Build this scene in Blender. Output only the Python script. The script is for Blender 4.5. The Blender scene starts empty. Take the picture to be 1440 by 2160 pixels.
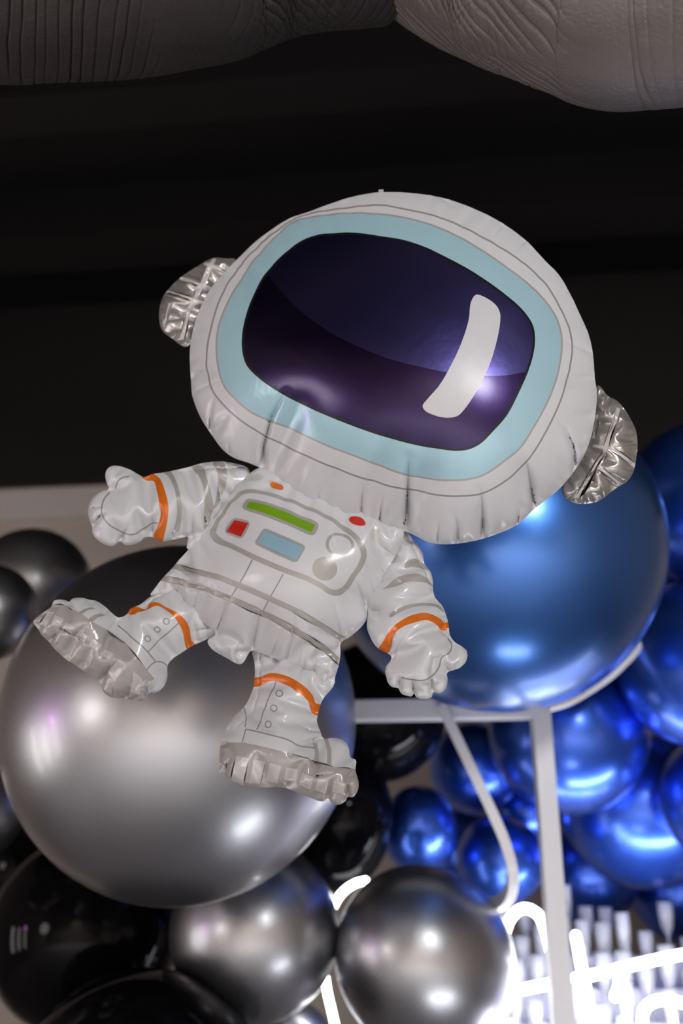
import bpy, bmesh, math, random
import numpy as np
from mathutils import Vector, Matrix
from mathutils.bvhtree import BVHTree
from mathutils.geometry import delaunay_2d_cdt

random.seed(7)
RNG = np.random.default_rng(11)
SC = bpy.context.scene
COL = SC.collection

# ------------------------------------------------------------------ camera
W, H, F = 1440, 2160, 2100.0
PITCH = math.radians(22)
CAM = Vector((0.0, 0.0, 1.55))
FWD = Vector((0, math.cos(PITCH), math.sin(PITCH)))
UP = Vector((0, -math.sin(PITCH), math.cos(PITCH)))
RT = Vector((1, 0, 0))
cd = bpy.data.cameras.new('camera')
cd.sensor_fit = 'VERTICAL'
cd.sensor_height = 36
cd.lens = 36 * F / H
cd.dof.use_dof = True
cd.dof.focus_distance = 1.46
cd.dof.aperture_fstop = 2.0
cam = bpy.data.objects.new('camera', cd)
cam.location = CAM
cam.rotation_euler = (math.pi / 2 + PITCH, 0, 0)
COL.objects.link(cam)
SC.camera = cam


def at(px, py, D):
    """point at depth D metres along the view axis on the line of sight of a photo pixel"""
    return CAM + FWD * D + RT * ((px - 720) / F * D) + UP * ((1080 - py) / F * D)


def on_plane(px, py, Y):
    """point of the upright plane y = Y on the line of sight of a photo pixel"""
    return at(px, py, Y / (math.cos(PITCH) - (1080 - py) / F * math.sin(PITCH)))


# ------------------------------------------------------------------ world, lights, exposure
SC.view_settings.view_transform = 'Standard'
SC.view_settings.look = 'None'
SC.view_settings.gamma = 1
SC.view_settings.use_curve_mapping = False
SC.view_settings.exposure = 0.0
SC.cycles.use_denoising = True
SC.cycles.max_bounces = 8
SC.cycles.sample_clamp_indirect = 6
w = bpy.data.worlds.new('world')
w.use_nodes = True
w.node_tree.nodes['Background'].inputs[0].default_value = (0.9, 0.93, 1, 1)
w.node_tree.nodes['Background'].inputs[1].default_value = 0.05
SC.world = w


def area(loc, target, power, size, color=(1, 1, 1), size_y=None, shape='DISK', spread=math.pi):
    l = bpy.data.lights.new('lamp', 'AREA')
    l.energy = power
    l.color = color
    l.shape = 'RECTANGLE' if size_y else shape
    l.size = size
    if size_y:
        l.size_y = size_y
    l.spread = spread
    o = bpy.data.objects.new('lamp', l)
    o.location = loc
    o.rotation_euler = (Vector(target) - Vector(loc)).to_track_quat('-Z', 'Y').to_euler()
    COL.objects.link(o)
    return o


# lamp beside the photographer, warm wall lamp at left, ceiling lamps over the room behind the camera,
# tall lit windows and a purple lamp at the left, a low lamp under the big blue balloon, an added lamp brightening the glasses
area((0.88, -0.8, 2.64), (0.0, 1.8, 1.7), 27, 0.45, (0.97, 0.98, 1.0))
area((-3.0, -0.6, 1.78), (0, 2, 1.7), 13, 0.8, (1, 0.96, 0.94))
for lx, ly in ((-2.0, -2.6), (1.6, -2.8), (-0.2, -4.0)):
    area((lx, ly, 4.3), (lx, ly, 0), 190, 0.5, (1, 0.975, 0.96), spread=math.radians(95))
for wy in (0.85, 1.45, 2.05):
    area((-3.9, wy, 1.15), (0, wy, 1.3), 6, 0.24, (1, 0.97, 0.94), size_y=1.15)
area((-3.7, 1.0, 1.75), (0, 2, 1.6), 3, 0.2, (0.85, 0.2, 1.0))
area((0.45, 2.02, 0.85), (0.45, 2.1, 2.2), 2.0, 0.40, (0.92, 0.94, 1.0), size_y=0.16)
area((1.1, 2.72, 1.0), (1.12, 3.25, 1.5), 13, 1.1, (0.86, 0.86, 1.0), size_y=0.14)  # added lamp out of view, brightens the risers, glasses and balloon undersides


# ------------------------------------------------------------------ materials
def lin(c):
    return tuple((x / 12.92 if x <= 0.04045 else ((x + 0.055) / 1.055) ** 2.4) for x in [v / 255 for v in c]) + (1,)


def mat(name, color, rough=0.5, metal=0.0, coat=0.0, coat_rough=0.05, spec=0.5, bump=None, vary=0.0, vary_scale=6.0,
        trans=0.0, ior=1.45, emit=None, emit_s=0.0):
    m = bpy.data.materials.new(name)
    m.use_nodes = True
    nt = m.node_tree
    b = nt.nodes['Principled BSDF']
    b.inputs['Base Color'].default_value = tuple(color)[:3] + (1,)
    b.inputs['Roughness'].default_value = rough
    b.inputs['Metallic'].default_value = metal
    b.inputs['Coat Weight'].default_value = coat
    b.inputs['Coat Roughness'].default_value = coat_rough
    b.inputs['Specular IOR Level'].default_value = spec
    b.inputs['Transmission Weight'].default_value = trans
    b.inputs['IOR'].default_value = ior
    if emit:
        b.inputs['Emission Color'].default_value = tuple(emit)[:3] + (1,)
        b.inputs['Emission Strength'].default_value = emit_s
    tc = nt.nodes.new('ShaderNodeTexCoord')
    if vary:
        n = nt.nodes.new('ShaderNodeTexNoise')
        n.inputs['Scale'].default_value = vary_scale
        n.inputs['Detail'].default_value = 6
        nt.links.new(tc.outputs['Object'], n.inputs['Vector'])
        mx = nt.nodes.new('ShaderNodeMix')
        mx.data_type = 'RGBA'
        mx.inputs['A'].default_value = tuple(c * (1 - vary) for c in tuple(color)[:3]) + (1,)
        mx.inputs['B'].default_value = tuple(min(1, c * (1 + vary)) for c in tuple(color)[:3]) + (1,)
        nt.links.new(n.outputs['Fac'], mx.inputs['Factor'])
        nt.links.new(mx.outputs['Result'], b.inputs['Base Color'])
    if bump:
        sc, st, dist = bump
        n = nt.nodes.new('ShaderNodeTexNoise')
        n.inputs['Scale'].default_value = sc
        n.inputs['Detail'].default_value = 3
        nt.links.new(tc.outputs['Object'], n.inputs['Vector'])
        bp = nt.nodes.new('ShaderNodeBump')
        bp.inputs['Strength'].default_value = st
        bp.inputs['Distance'].default_value = dist
        nt.links.new(n.outputs['Fac'], bp.inputs['Height'])
        nt.links.new(bp.outputs['Normal'], b.inputs['Normal'])
    return m


FB = (28, 0.25, 0.004)
FC = (42, 0.55, 0.004)
M = {
    'white': mat('white_foil', (0.525, 0.525, 0.54), 0.30, 0.0, coat=0.25, coat_rough=0.12, bump=FB),
    'silver': mat('silver_foil', (0.46, 0.435, 0.41), 0.28, 0.7, bump=FC),
    'sole': mat('pale_silver_sole', (0.37, 0.35, 0.335), 0.26, 0.12, bump=FC),
    'grey': mat('grey_print', (0.36, 0.345, 0.325), 0.30, 0.2, bump=FB),
    'line': mat('grey_line_print', (0.25, 0.24, 0.23), 0.32, 0.1, bump=FB),
    'tread': mat('pale_tread_print', (0.50, 0.485, 0.47), 0.28, 0.12, bump=FC),
    'rim': mat('light_blue_foil', (0.34, 0.52, 0.59), 0.27, 0.2, coat=0.2, coat_rough=0.1, bump=FB),
    'visor': mat('indigo_foil', (0.070, 0.058, 0.21), 0.34, 1.0, coat=0.6, coat_rough=0.22, bump=(30, 0.2, 0.003)),
    'visor_dark': mat('dark_purple_foil', (0.022, 0.010, 0.060), 0.34, 1.0, coat=0.6, coat_rough=0.22, bump=(30, 0.2, 0.003)),
    'black_edge': mat('black_edge_print', (0.006, 0.006, 0.008), 0.3, 0.0),
    'glare': mat('pale_glare_print', (0.50, 0.495, 0.51), 0.35, 0.0, bump=(30, 0.2, 0.003)),
    'orange': mat('orange_foil', (0.60, 0.13, 0.008), 0.3, 0.15, coat=0.2, coat_rough=0.1, bump=FB),
    'green': mat('green_foil', (0.16, 0.33, 0.01), 0.3, 0.15, bump=FB),
    'red': mat('red_foil', (0.48, 0.018, 0.012), 0.3, 0.15, bump=FB),
    'screen': mat('pale_blue_foil', (0.25, 0.41, 0.50), 0.3, 0.2, bump=FB),
    'blue_latex': mat('blue_chrome_latex', (0.042, 0.165, 0.53), 0.31, 0.85, coat=0.9, coat_rough=0.2, bump=(3, 0.12, 0.01)),
    'royal_latex': mat('royal_blue_chrome_latex', (0.028, 0.125, 0.68), 0.30, 0.85, coat=1.0, coat_rough=0.2, bump=(3, 0.12, 0.01)),
    'silver_latex': mat('silver_chrome_latex', (0.43, 0.43, 0.445), 0.36, 1.0, coat=0.3, coat_rough=0.12, bump=(3, 0.1, 0.01)),
    'black_latex': mat('black_latex', (0.004, 0.0036, 0.0045), 0.05, 0.0, spec=0.12),
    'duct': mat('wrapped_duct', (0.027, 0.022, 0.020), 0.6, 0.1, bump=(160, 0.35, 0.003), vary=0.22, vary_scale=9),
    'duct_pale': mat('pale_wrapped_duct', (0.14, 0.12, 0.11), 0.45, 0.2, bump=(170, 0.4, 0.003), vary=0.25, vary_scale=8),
    'collar': mat('black_collar', (0.012, 0.011, 0.013), 0.5),
    'wall': mat('beige_wall', (0.50, 0.44, 0.385), 0.8, vary=0.06, vary_scale=1.5),
    'trim': mat('pale_trim', (0.62, 0.57, 0.54), 0.6, vary=0.04, vary_scale=2),
    'dark': mat('dark_painted_wall', (0.0075, 0.0068, 0.006), 0.6, vary=0.15, vary_scale=1.2),
    'darker': mat('black_painted_ceiling', (0.0018, 0.0014, 0.0014), 0.55, vary=0.15, vary_scale=1.2),
    'pipe': mat('black_steel', (0.014, 0.012, 0.011), 0.38, 0.3),
    'floor': mat('grey_floor', (0.36, 0.35, 0.355), 0.45, vary=0.1, vary_scale=2),
    'frame': mat('white_powder_coat', (0.82, 0.82, 0.84), 0.3),
    'neon': mat('white_neon', (0.9, 0.9, 0.95), 0.3, emit=(0.97, 0.98, 1.0), emit_s=11.0),
    'clip': mat('clear_clip', (0.8, 0.8, 0.85), 0.2),
    'glass': mat('clear_glass', (0.92, 0.93, 1.0), 0.08, trans=0.5, ior=1.45),
    'stand': mat('white_lacquer', (0.72, 0.72, 0.86), 0.3, coat=0.3),
}


# ------------------------------------------------------------------ object helpers
def mesh_obj(name, verts, faces, m, parent=None, loc=None, smooth=True):
    me = bpy.data.meshes.new(name)
    me.from_pydata([tuple(v) for v in verts], [], [tuple(int(i) for i in f) for f in faces])
    for mm in (m if isinstance(m, (list, tuple)) else [m]):
        me.materials.append(mm)
    if smooth:
        me.polygons.foreach_set('use_smooth', [True] * len(me.polygons))
    me.update()
    o = bpy.data.objects.new(name, me)
    COL.objects.link(o)
    if loc is not None:
        o.location = loc
    if parent:
        o.parent = parent
    return o


def empty(name, loc):
    o = bpy.data.objects.new(name, None)
    o.location = loc
    o.empty_display_size = 0.05
    COL.objects.link(o)
    return o


def tag(o, label=None, cat=None, group=None, kind=None):
    for k, v in (('label', label), ('category', cat), ('group', group), ('kind', kind)):
        if v:
            o[k] = v
    return o


def box_vf(x0, x1, y0, y1, z0, z1):
    v = [(x, y, z) for x in (x0, x1) for y in (y0, y1) for z in (z0, z1)]
    f = [(0, 1, 3, 2), (4, 6, 7, 5), (0, 4, 5, 1), (2, 3, 7, 6), (0, 2, 6, 4), (1, 5, 7, 3)]
    return v, f


def bevel(o, width=0.004, seg=2):
    md = o.modifiers.new('bevel', 'BEVEL')
    md.width = width
    md.segments = seg
    md.limit_method = 'ANGLE'
    return o


def catmull(P, step, closed=True):
    """smooth curve through P resampled every `step`"""
    P = np.asarray(P, float)
    n = len(P)
    out = []
    for i in range(n if closed else n - 1):
        if closed:
            p0, p1, p2, p3 = P[(i - 1) % n], P[i], P[(i + 1) % n], P[(i + 2) % n]
        else:
            p1, p2 = P[i], P[i + 1]
            p0 = P[i - 1] if i > 0 else 2 * p1 - p2
            p3 = P[i + 2] if i + 2 < n else 2 * p2 - p1
        L = np.linalg.norm(p2 - p1)
        if L < 1e-9:
            continue
        a = 0.5
        t1 = max(np.linalg.norm(p1 - p0), 1e-6) ** a
        t2 = t1 + L ** a
        t3 = t2 + max(np.linalg.norm(p3 - p2), 1e-6) ** a
        m = max(1, int(math.ceil(L / step)))
        for k in range(m):
            t = t1 + (t2 - t1) * k / m
            A1 = (t1 - t) / t1 * p0 + t / t1 * p1
            A2 = (t2 - t) / (t2 - t1) * p1 + (t - t1) / (t2 - t1) * p2
            A3 = (t3 - t) / (t3 - t2) * p2 + (t - t2) / (t3 - t2) * p3
            B1 = (t2 - t) / t2 * A1 + t / t2 * A2
            B2 = (t3 - t) / (t3 - t1) * A2 + (t - t1) / (t3 - t1) * A3
            out.append((t2 - t) / (t2 - t1) * B1 + (t - t1) / (t2 - t1) * B2)
    if not closed:
        out.append(P[-1])
    return np.array(out)


def sweep(path, section, up=Vector((0, 0, 1)), cap=True):
    """section: list of (side, up) offsets swept along path (Vectors); parallel transported"""
    P = [Vector(p) for p in path]
    n, k = len(P), len(section)
    verts, faces = [], []
    nrm = None
    for i in range(n):
        t = (P[min(i + 1, n - 1)] - P[max(i - 1, 0)]).normalized()
        if nrm is None:
            nrm = (up - t * up.dot(t)).normalized()
        else:
            nrm = (nrm - t * nrm.dot(t)).normalized()
        s = t.cross(nrm)
        for a, b in section:
            verts.append(P[i] + s * a + nrm * b)
    for i in range(n - 1):
        for j in range(k):
            a, b = i * k + j, i * k + (j + 1) % k
            faces.append((a, b, b + k, a + k))
    if cap:
        faces.append(tuple(range(k - 1, -1, -1)))
        faces.append(tuple((n - 1) * k + j for j in range(k)))
    return verts, faces


def circle_section(r, k=14):
    return [(r * math.cos(2 * math.pi * j / k), r * math.sin(2 * math.pi * j / k)) for j in range(k)]


def tube_round(path, r, k=14):
    """tube with rounded ends"""
    P = [Vector(p) for p in path]
    t0 = (P[0] - P[1]).normalized()
    t1 = (P[-1] - P[-2]).normalized()
    n, pts, rad = len(P), [], []
    for a in (90, 65, 40, 20):
        pts.append(P[0] + t0 * r * math.sin(math.radians(a)))
        rad.append(max(0.02, math.cos(math.radians(a))))
    for p in P:
        pts.append(p)
        rad.append(1)
    for a in (20, 40, 65, 90):
        pts.append(P[-1] + t1 * r * math.sin(math.radians(a)))
        rad.append(max(0.02, math.cos(math.radians(a))))
    v, f = sweep(pts, circle_section(r, k))
    for i, s in enumerate(rad):
        for j in range(k):
            v[i * k + j] = pts[i] + (v[i * k + j] - pts[i]) * s
    return v, f


def lathe(profile, seg=40):
    """profile: (r, z) from bottom to top"""
    verts, faces = [], []
    for r, z in profile:
        for j in range(seg):
            a = 2 * math.pi * j / seg
            verts.append((r * math.cos(a), r * math.sin(a), z))
    for i in range(len(profile) - 1):
        for j in range(seg):
            a, b = i * seg + j, i * seg + (j + 1) % seg
            faces.append((a, b, b + seg, a + seg))
    return verts, faces


# ------------------------------------------------------------------ the room (turned slightly so its back wall comes nearer on the right)
ROT = Matrix.Rotation(math.radians(-5.8), 4, 'Z')


def struct(name, x0, x1, y0, y1, z0, z1, m):
    v, f = box_vf(x0, x1, y0, y1, z0, z1)
    o = mesh_obj(name, [ROT @ Vector(p) for p in v], f, m, smooth=False)
    return tag(o, kind='structure')


HW = 3.56
struct('floor', -4.2, 4.2, -5, 4.6, -0.1, 0, M['floor'])
struct('wall_back', -4.2, 4.2, 4.5, 4.6, 0, HW, M['wall'])
struct('wall_back_upper', -4.2, 4.2, 4.42, 4.6, HW, 4.62, M['dark'])
struct('trim_1', -4.2, 4.2, 4.46, 4.5, HW - 0.17, HW - 0.004, M['trim'])
struct('wall_left', -4.3, -4.2, -5, 4.6, 0, 4.62, M['wall'])
struct('wall_right', 4.2, 4.3, -5, 4.6, 0, 4.62, M['wall'])
struct('wall_front', -4.2, 4.2, -5.1, -5, 0, 4.62, M['wall'])
struct('ceiling', -4.2, 4.2, -5, 4.6, 4.62, 4.72, M['darker'])
# dark ceiling beams
struct('beam_1', -4.2, 4.2, 3.52, 3.78, 4.36, 4.62, M['darker'])
struct('beam_2', -4.2, 4.2, 2.75, 2.95, 4.40, 4.62, M['darker'])
struct('column_1', 1.62, 1.85, 4.18, 4.42, 0, 4.62, M['darker'])


# ------------------------------------------------------------------ foil balloon: two sheets welded at the rim, inflated by a small cloth solver
def pip(pts, poly):
    x, y = pts[:, 0], pts[:, 1]
    inside = np.zeros(len(pts), bool)
    bb = (x >= poly[:, 0].min()) & (x <= poly[:, 0].max()) & (y >= poly[:, 1].min()) & (y <= poly[:, 1].max())
    idx = np.where(bb)[0]
    if not len(idx):
        return inside
    xs, ys = x[idx], y[idx]
    r = np.zeros(len(idx), bool)
    n = len(poly)
    for i in range(n):
        x1, y1 = poly[i]
        x2, y2 = poly[(i + 1) % n]
        if y1 == y2:
            continue
        c = ((y1 > ys) != (y2 > ys)) & (xs < (x2 - x1) * (ys - y1) / (y2 - y1) + x1)
        r ^= c
    inside[idx] = r
    return inside


def dist_seg(pts, poly, closed=True):
    d = np.full(len(pts), 1e9)
    n = len(poly)
    for i in range(n if closed else n - 1):
        a, b = poly[i], poly[(i + 1) % n]
        ab = b - a
        L = ab @ ab
        if L < 1e-12:
            continue
        t = np.clip(((pts - a) @ ab) / L, 0, 1)
        q = a + t[:, None] * ab - pts
        d = np.minimum(d, q[:, 0] ** 2 + q[:, 1] ** 2)
    return np.sqrt(d)


def hexgrid(poly, s, jitter=0.12):
    x0, y0 = poly.min(0)
    x1, y1 = poly.max(0)
    rows = int((y1 - y0) / (s * 0.866)) + 2
    cols = int((x1 - x0) / s) + 2
    g = np.array([(x0 + s * (c + 0.5 * (r % 2)), y0 + s * 0.866 * r) for r in range(rows) for c in range(cols)])
    g += RNG.uniform(-jitter * s, jitter * s, g.shape)
    return g[pip(g, poly)]


def cdt(points, edges):
    v, e, f, *_ = delaunay_2d_cdt([Vector(p) for p in points], edges, [], 0, 1e-5)
    return np.array([(p.x, p.y) for p in v]), np.array([t for t in f if len(t) == 3], int)


def colour_edges(E, n):
    used = [0] * n
    col = np.empty(len(E), int)
    for k, (i, j) in enumerate(E.tolist()):
        m = used[i] | used[j]
        c = 0
        while m >> c & 1:
            c += 1
        col[k] = c
        used[i] |= 1 << c
        used[j] |= 1 << c
    return [np.where(col == c)[0] for c in range(col.max() + 1)]


def build_level(outline, s, flange):
    ol = catmull_resample(outline, s)
    g = hexgrid(ol, s)
    g = g[dist_seg(g, ol) > 0.6 * s]
    P = np.vstack([ol, g])
    n = len(ol)
    V, T = cdt(P.tolist(), [(i, (i + 1) % n) for i in range(n)])
    cen = V[T].mean(1)
    T = T[pip(cen, ol)]
    a = V[T]
    ar = (a[:, 1, 0] - a[:, 0, 0]) * (a[:, 2, 1] - a[:, 0, 1]) - (a[:, 1, 1] - a[:, 0, 1]) * (a[:, 2, 0] - a[:, 0, 0])
    T[ar < 0] = T[ar < 0][:, ::-1]
    T = T[np.abs(ar) > 1e-4]
    d = dist_seg(V, ol)
    return V, T, d < max(flange, 0.01), d


def catmull_resample(outline, s):
    d = np.r_[0, np.cumsum(np.linalg.norm(np.diff(np.vstack([outline, outline[:1]]), axis=0), axis=1))]
    n = max(8, int(d[-1] / s))
    t = np.linspace(0, d[-1], n, endpoint=False)
    c = np.vstack([outline, outline[:1]])
    return np.c_[np.interp(t, d, c[:, 0]), np.interp(t, d, c[:, 1])]


def vnormals(X, T):
    fn = np.cross(X[T[:, 1]] - X[T[:, 0]], X[T[:, 2]] - X[T[:, 0]])
    N = np.zeros_like(X)
    for k in range(3):
        for c in range(3):
            N[:, c] += np.bincount(T[:, k], fn[:, c], len(X))
    return N / np.maximum(np.linalg.norm(N, axis=1), 1e-12)[:, None]


def bary_map(V2, T, Q):
    """for each 2-D point its triangle and barycentric weights in the flat mesh"""
    bvh = BVHTree.FromPolygons([(x, y, 0) for x, y in V2], T.tolist())
    idx = np.array([bvh.find_nearest((x, y, 0))[2] for x, y in Q])
    tri = T[idx]
    a, b, c = V2[tri[:, 0]], V2[tri[:, 1]], V2[tri[:, 2]]
    v0, v1, v2 = b - a, c - a, Q - a
    den = v0[:, 0] * v1[:, 1] - v1[:, 0] * v0[:, 1]
    w1 = (v2[:, 0] * v1[:, 1] - v1[:, 0] * v2[:, 1]) / den
    w2 = (v0[:, 0] * v2[:, 1] - v2[:, 0] * v0[:, 1]) / den
    Wt = np.clip(np.c_[1 - w1 - w2, w1, w2], 0, 1)
    Wt /= Wt.sum(1)[:, None]
    return tri, Wt


def inflate(outline, excess, flange, levels, kc=0.35, bend=0.10):
    prev = None
    for s, iters, p0 in levels:
        V, T, pin, dist = build_level(outline, s, flange)
        n = len(V)
        E = np.unique(np.sort(np.vstack([T[:, [0, 1]], T[:, [1, 2]], T[:, [2, 0]]]), axis=1), axis=0)
        opp = {}
        for t in T.tolist():
            for k in range(3):
                key = (min(t[k], t[(k + 1) % 3]), max(t[k], t[(k + 1) % 3]))
                opp.setdefault(key, []).append(t[(k + 2) % 3])
        Bn = np.array([v for v in opp.values() if len(v) == 2])
        wgt = np.where(pin, 0.0, 1.0)
        X = np.zeros((n, 3))
        X[:, :2] = V
        if prev is None:
            R = max(dist.max(), 1)
            X[:, 2] = 0.55 * np.sqrt(np.clip(dist * (2 * R - dist), 0, None))
        else:
            tri, Wt = bary_map(prev[0], prev[1], V)
            X = (prev[2][tri] * Wt[:, :, None]).sum(1)
            X[pin, :2] = V[pin]
        X[:, 2] += RNG.normal(0, 0.06 * s, n)
        X[pin, 2] = 0
        sets = []
        for A, kt, kk in ((E, 1.0, kc), (Bn, 0.0, bend)):
            ok = (wgt[A[:, 0]] + wgt[A[:, 1]]) > 0
            A = A[ok]
            mid = 0.5 * (V[A[:, 0]] + V[A[:, 1]])
            L = np.linalg.norm(V[A[:, 0]] - V[A[:, 1]], axis=1) * (excess(mid[:, 0], mid[:, 1]) if callable(excess) else excess)
            for c in colour_edges(A, n):
                i, j = A[c, 0], A[c, 1]
                wi, wj = wgt[i], wgt[j]
                sets.append((i, j, L[c], kt, kk, (wi / (wi + wj))[:, None], (wj / (wi + wj))[:, None]))
        for it in range(iters):
            p = p0 * (1 - 0.8 * it / iters) * s / 6
            N = vnormals(X, T)
            N[:, 2] = np.abs(N[:, 2])
            X += N * (p * wgt)[:, None]
            for i, j, L, kt, kk, fi, fj in sets:
                d = X[j] - X[i]
                l = np.sqrt((d * d).sum(1))
                c = l - L
                k = np.where(c > 0, kt, kk) * c / np.maximum(l, 1e-6)
                d *= k[:, None]
                X[i] += d * fi
                X[j] -= d * fj
            np.maximum(X[:, 2], 0, out=X[:, 2])
        prev = (V, T, X)
    return V, T, X, pin, dist


def smooth_attr(val, E, n, it):
    for _ in range(it):
        acc = np.bincount(E[:, 0], val[E[:, 1]], n) + np.bincount(E[:, 1], val[E[:, 0]], n)
        cnt = np.bincount(E[:, 0], minlength=n) + np.bincount(E[:, 1], minlength=n)
        val = 0.5 * val + 0.5 * acc / np.maximum(cnt, 1)
    return val


DB = 1.55           # depth of the balloon's welded seam
TILT = 0.20         # the balloon leans: its face looks a little up and to the left
SPX = DB / F        # metres per photo pixel there
ROOT_LOC = at(700, 1690, DB)
astro = empty('astronaut_balloon', ROOT_LOC)
tag(astro, 'white inflated foil astronaut balloon with dark visor and orange cuffs, floating', 'balloon')


def piece(name, outline, prints, excess=1.18, flange=0.0, spacing=6.0, iters=(250, 150, 150), creases=(), base='white', depth=None,
          label=None, seam_wave=1.2, back=0.8, press=0.05, bend=0.10, crease_gain=1.0):
    """one welded chamber of the balloon: front sheet (with its prints as parts) and back sheet"""
    outline = catmull(outline, 3.0)
    depth = depth or (lambda x, y: DB + 0 * x)
    V, T, X, pin, dist = inflate(outline, excess, flange,
                                 ((spacing * 4, iters[0], press), (spacing * 2, iters[1], press * 0.6), (spacing, iters[2], press * 0.35)), bend=bend)
    def pinch(Q, rim):
        """deep folds that run in from the seam: (height change, nearness) at flat points Q"""
        dz, near = np.zeros(len(Q)), np.zeros(len(Q))
        for path, dep, wid in creases:
            path = np.asarray(path, float)
            d = dist_seg(Q, path, closed=False)
            tail = np.clip(np.linalg.norm(Q - path[-1], axis=1) / max(np.linalg.norm(path[0] - path[-1]), 1), 0, 1)
            lump = np.exp(-((d - 2.6 * wid) / (1.8 * wid)) ** 2) * 0.25
            dz += crease_gain * dep * (lump - np.exp(-(d / (0.55 * wid)))) * tail * np.clip(rim / 5, 0, 1)
            near = np.maximum(near, np.clip(1.4 - d / (3.5 * wid), 0, 1))
        return dz, near

    E = np.unique(np.sort(np.vstack([T[:, [0, 1]], T[:, [1, 2]], T[:, [2, 0]]]), axis=1), axis=0)
    # keep the printed pattern where it belongs: take the slow drift of the sheet out, leave the wrinkles
    for c in range(2):
        dr = X[:, c] - V[:, c]
        X[:, c] = V[:, c] + 0.45 * (dr - smooth_attr(dr, E, len(V), 40))
    # the weld wavers
    ph = V[:, 0] * 0.11 + V[:, 1] * 0.13
    wave = seam_wave * (np.sin(ph) + 0.7 * np.sin(2.3 * ph + 1) + 0.5 * np.sin(V[:, 0] * 0.31 - V[:, 1] * 0.27)) * np.exp(-dist / 8)
    zf = X[:, 2] + wave + 0.35
    zb = -X[:, 2] * back + wave - 0.35

    def world(xy, z, front):
        D0 = depth(xy[:, 0], xy[:, 1]) - TILT * SPX * ((xy[:, 0] - 700) + (xy[:, 1] - 1080))
        D = D0 - z * SPX
        k = (D if front else D0) / F
        x = (xy[:, 0] - 720) * k
        y = (1080 - xy[:, 1]) * k
        B = np.array([RT, UP, FWD])
        return np.c_[x, y, D] @ B + np.array(CAM) - np.array(ROOT_LOC)

    WF = world(X[:, :2], zf, True)
    WB = world(X[:, :2], zb, False)
    NF = vnormals(WF, T)
    # photo y runs down, so triangles are flipped once seen from the camera
    tocam = np.array(CAM) - np.array(ROOT_LOC) - WF
    if (NF * tocam).sum() < 0:
        NF = -NF
        Tf, Tb = T[:, ::-1], T
    else:
        Tf, Tb = T, T[:, ::-1]
    NB = vnormals(WB, Tb)
    # print mesh: same sheet re-triangulated along every printed edge
    pts, edges = [], []

    def ring(poly):
        k = len(pts)
        pts.extend(poly.tolist())
        edges.extend((k + i, k + (i + 1) % len(poly)) for i in range(len(poly)))

    ol = catmull_resample(outline, spacing * 0.8)
    ring(ol)
    polys = []
    for pr in prints:
        poly = np.asarray(pr[0], float)
        if len(pr) > 3 and pr[3]:
            poly = catmull(poly, 5.0)
        polys.append(poly)
        ring(poly)
    g = hexgrid(ol, spacing * 0.9)
    extra = []
    for path, dep, wid in creases:
        c = catmull(path, 4.0, closed=False)
        tg = np.gradient(c, axis=0)
        tg /= np.linalg.norm(tg, axis=1)[:, None]
        nr = np.c_[-tg[:, 1], tg[:, 0]]
        extra += [c + nr * o for o in (0, -1.6, 1.6, -3.6, 3.6)]
    if extra:
        ex = np.vstack(extra)
        ex = ex[pip(ex, ol)]
        dmin = np.full(len(g), 1e9)
        for q in ex:
            dmin = np.minimum(dmin, (g[:, 0] - q[0]) ** 2 + (g[:, 1] - q[1]) ** 2)
        g = np.vstack([g[dmin > 4.0], ex])
    keep = dist_seg(g, ol) > 2
    for poly in polys:
        keep &= dist_seg(g, poly) > 1.2
    pts.extend(g[keep].tolist())
    PV, PT = cdt(pts, edges)
    cen = PV[PT].mean(1)
    ok = pip(cen, ol)
    PT, cen = PT[ok], cen[ok]
    a = PV[PT]
    ar = (a[:, 1, 0] - a[:, 0, 0]) * (a[:, 2, 1] - a[:, 0, 1]) - (a[:, 1, 1] - a[:, 0, 1]) * (a[:, 2, 0] - a[:, 0, 0])
    good = np.abs(ar) > 1e-3
    PT, cen, ar = PT[good], cen[good], ar[good]
    lab = np.zeros(len(PT), int)
    for k, poly in enumerate(polys):
        lab[pip(cen, poly)] = k + 1
    tri, Wt = bary_map(V, T, PV)
    pxy = (X[tri][:, :, :2] * Wt[:, :, None]).sum(1)
    pz = (X[tri][:, :, 2] * Wt).sum(1)
    pd = (dist[tri] * Wt).sum(1)
    pw = (wave[tri] * Wt).sum(1)
    dz, near = pinch(PV, pd)
    pz = np.maximum(pz + dz, 0.15 * pz)
    PW = world(pxy, pz + pw + 0.35, True)
    PN = (NF[tri] * Wt[:, :, None]).sum(1)
    GN = vnormals(PW, PT)
    GN *= np.sign((GN * PN).sum(1))[:, None]
    PN = PN * (1 - near[:, None]) + GN * near[:, None]
    PN /= np.maximum(np.linalg.norm(PN, axis=1), 1e-9)[:, None]
    flip = (np.cross(PW[PT[:, 1]] - PW[PT[:, 0]], PW[PT[:, 2]] - PW[PT[:, 0]]) * PN[PT[:, 0]]).sum(1) < 0
    PT[flip] = PT[flip][:, ::-1]
    parts = {}
    for k, pr in enumerate([(None, base, None)] + list(prints)):
        parts.setdefault(pr[2], []).append((k, pr[1]))
    root = None
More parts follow.
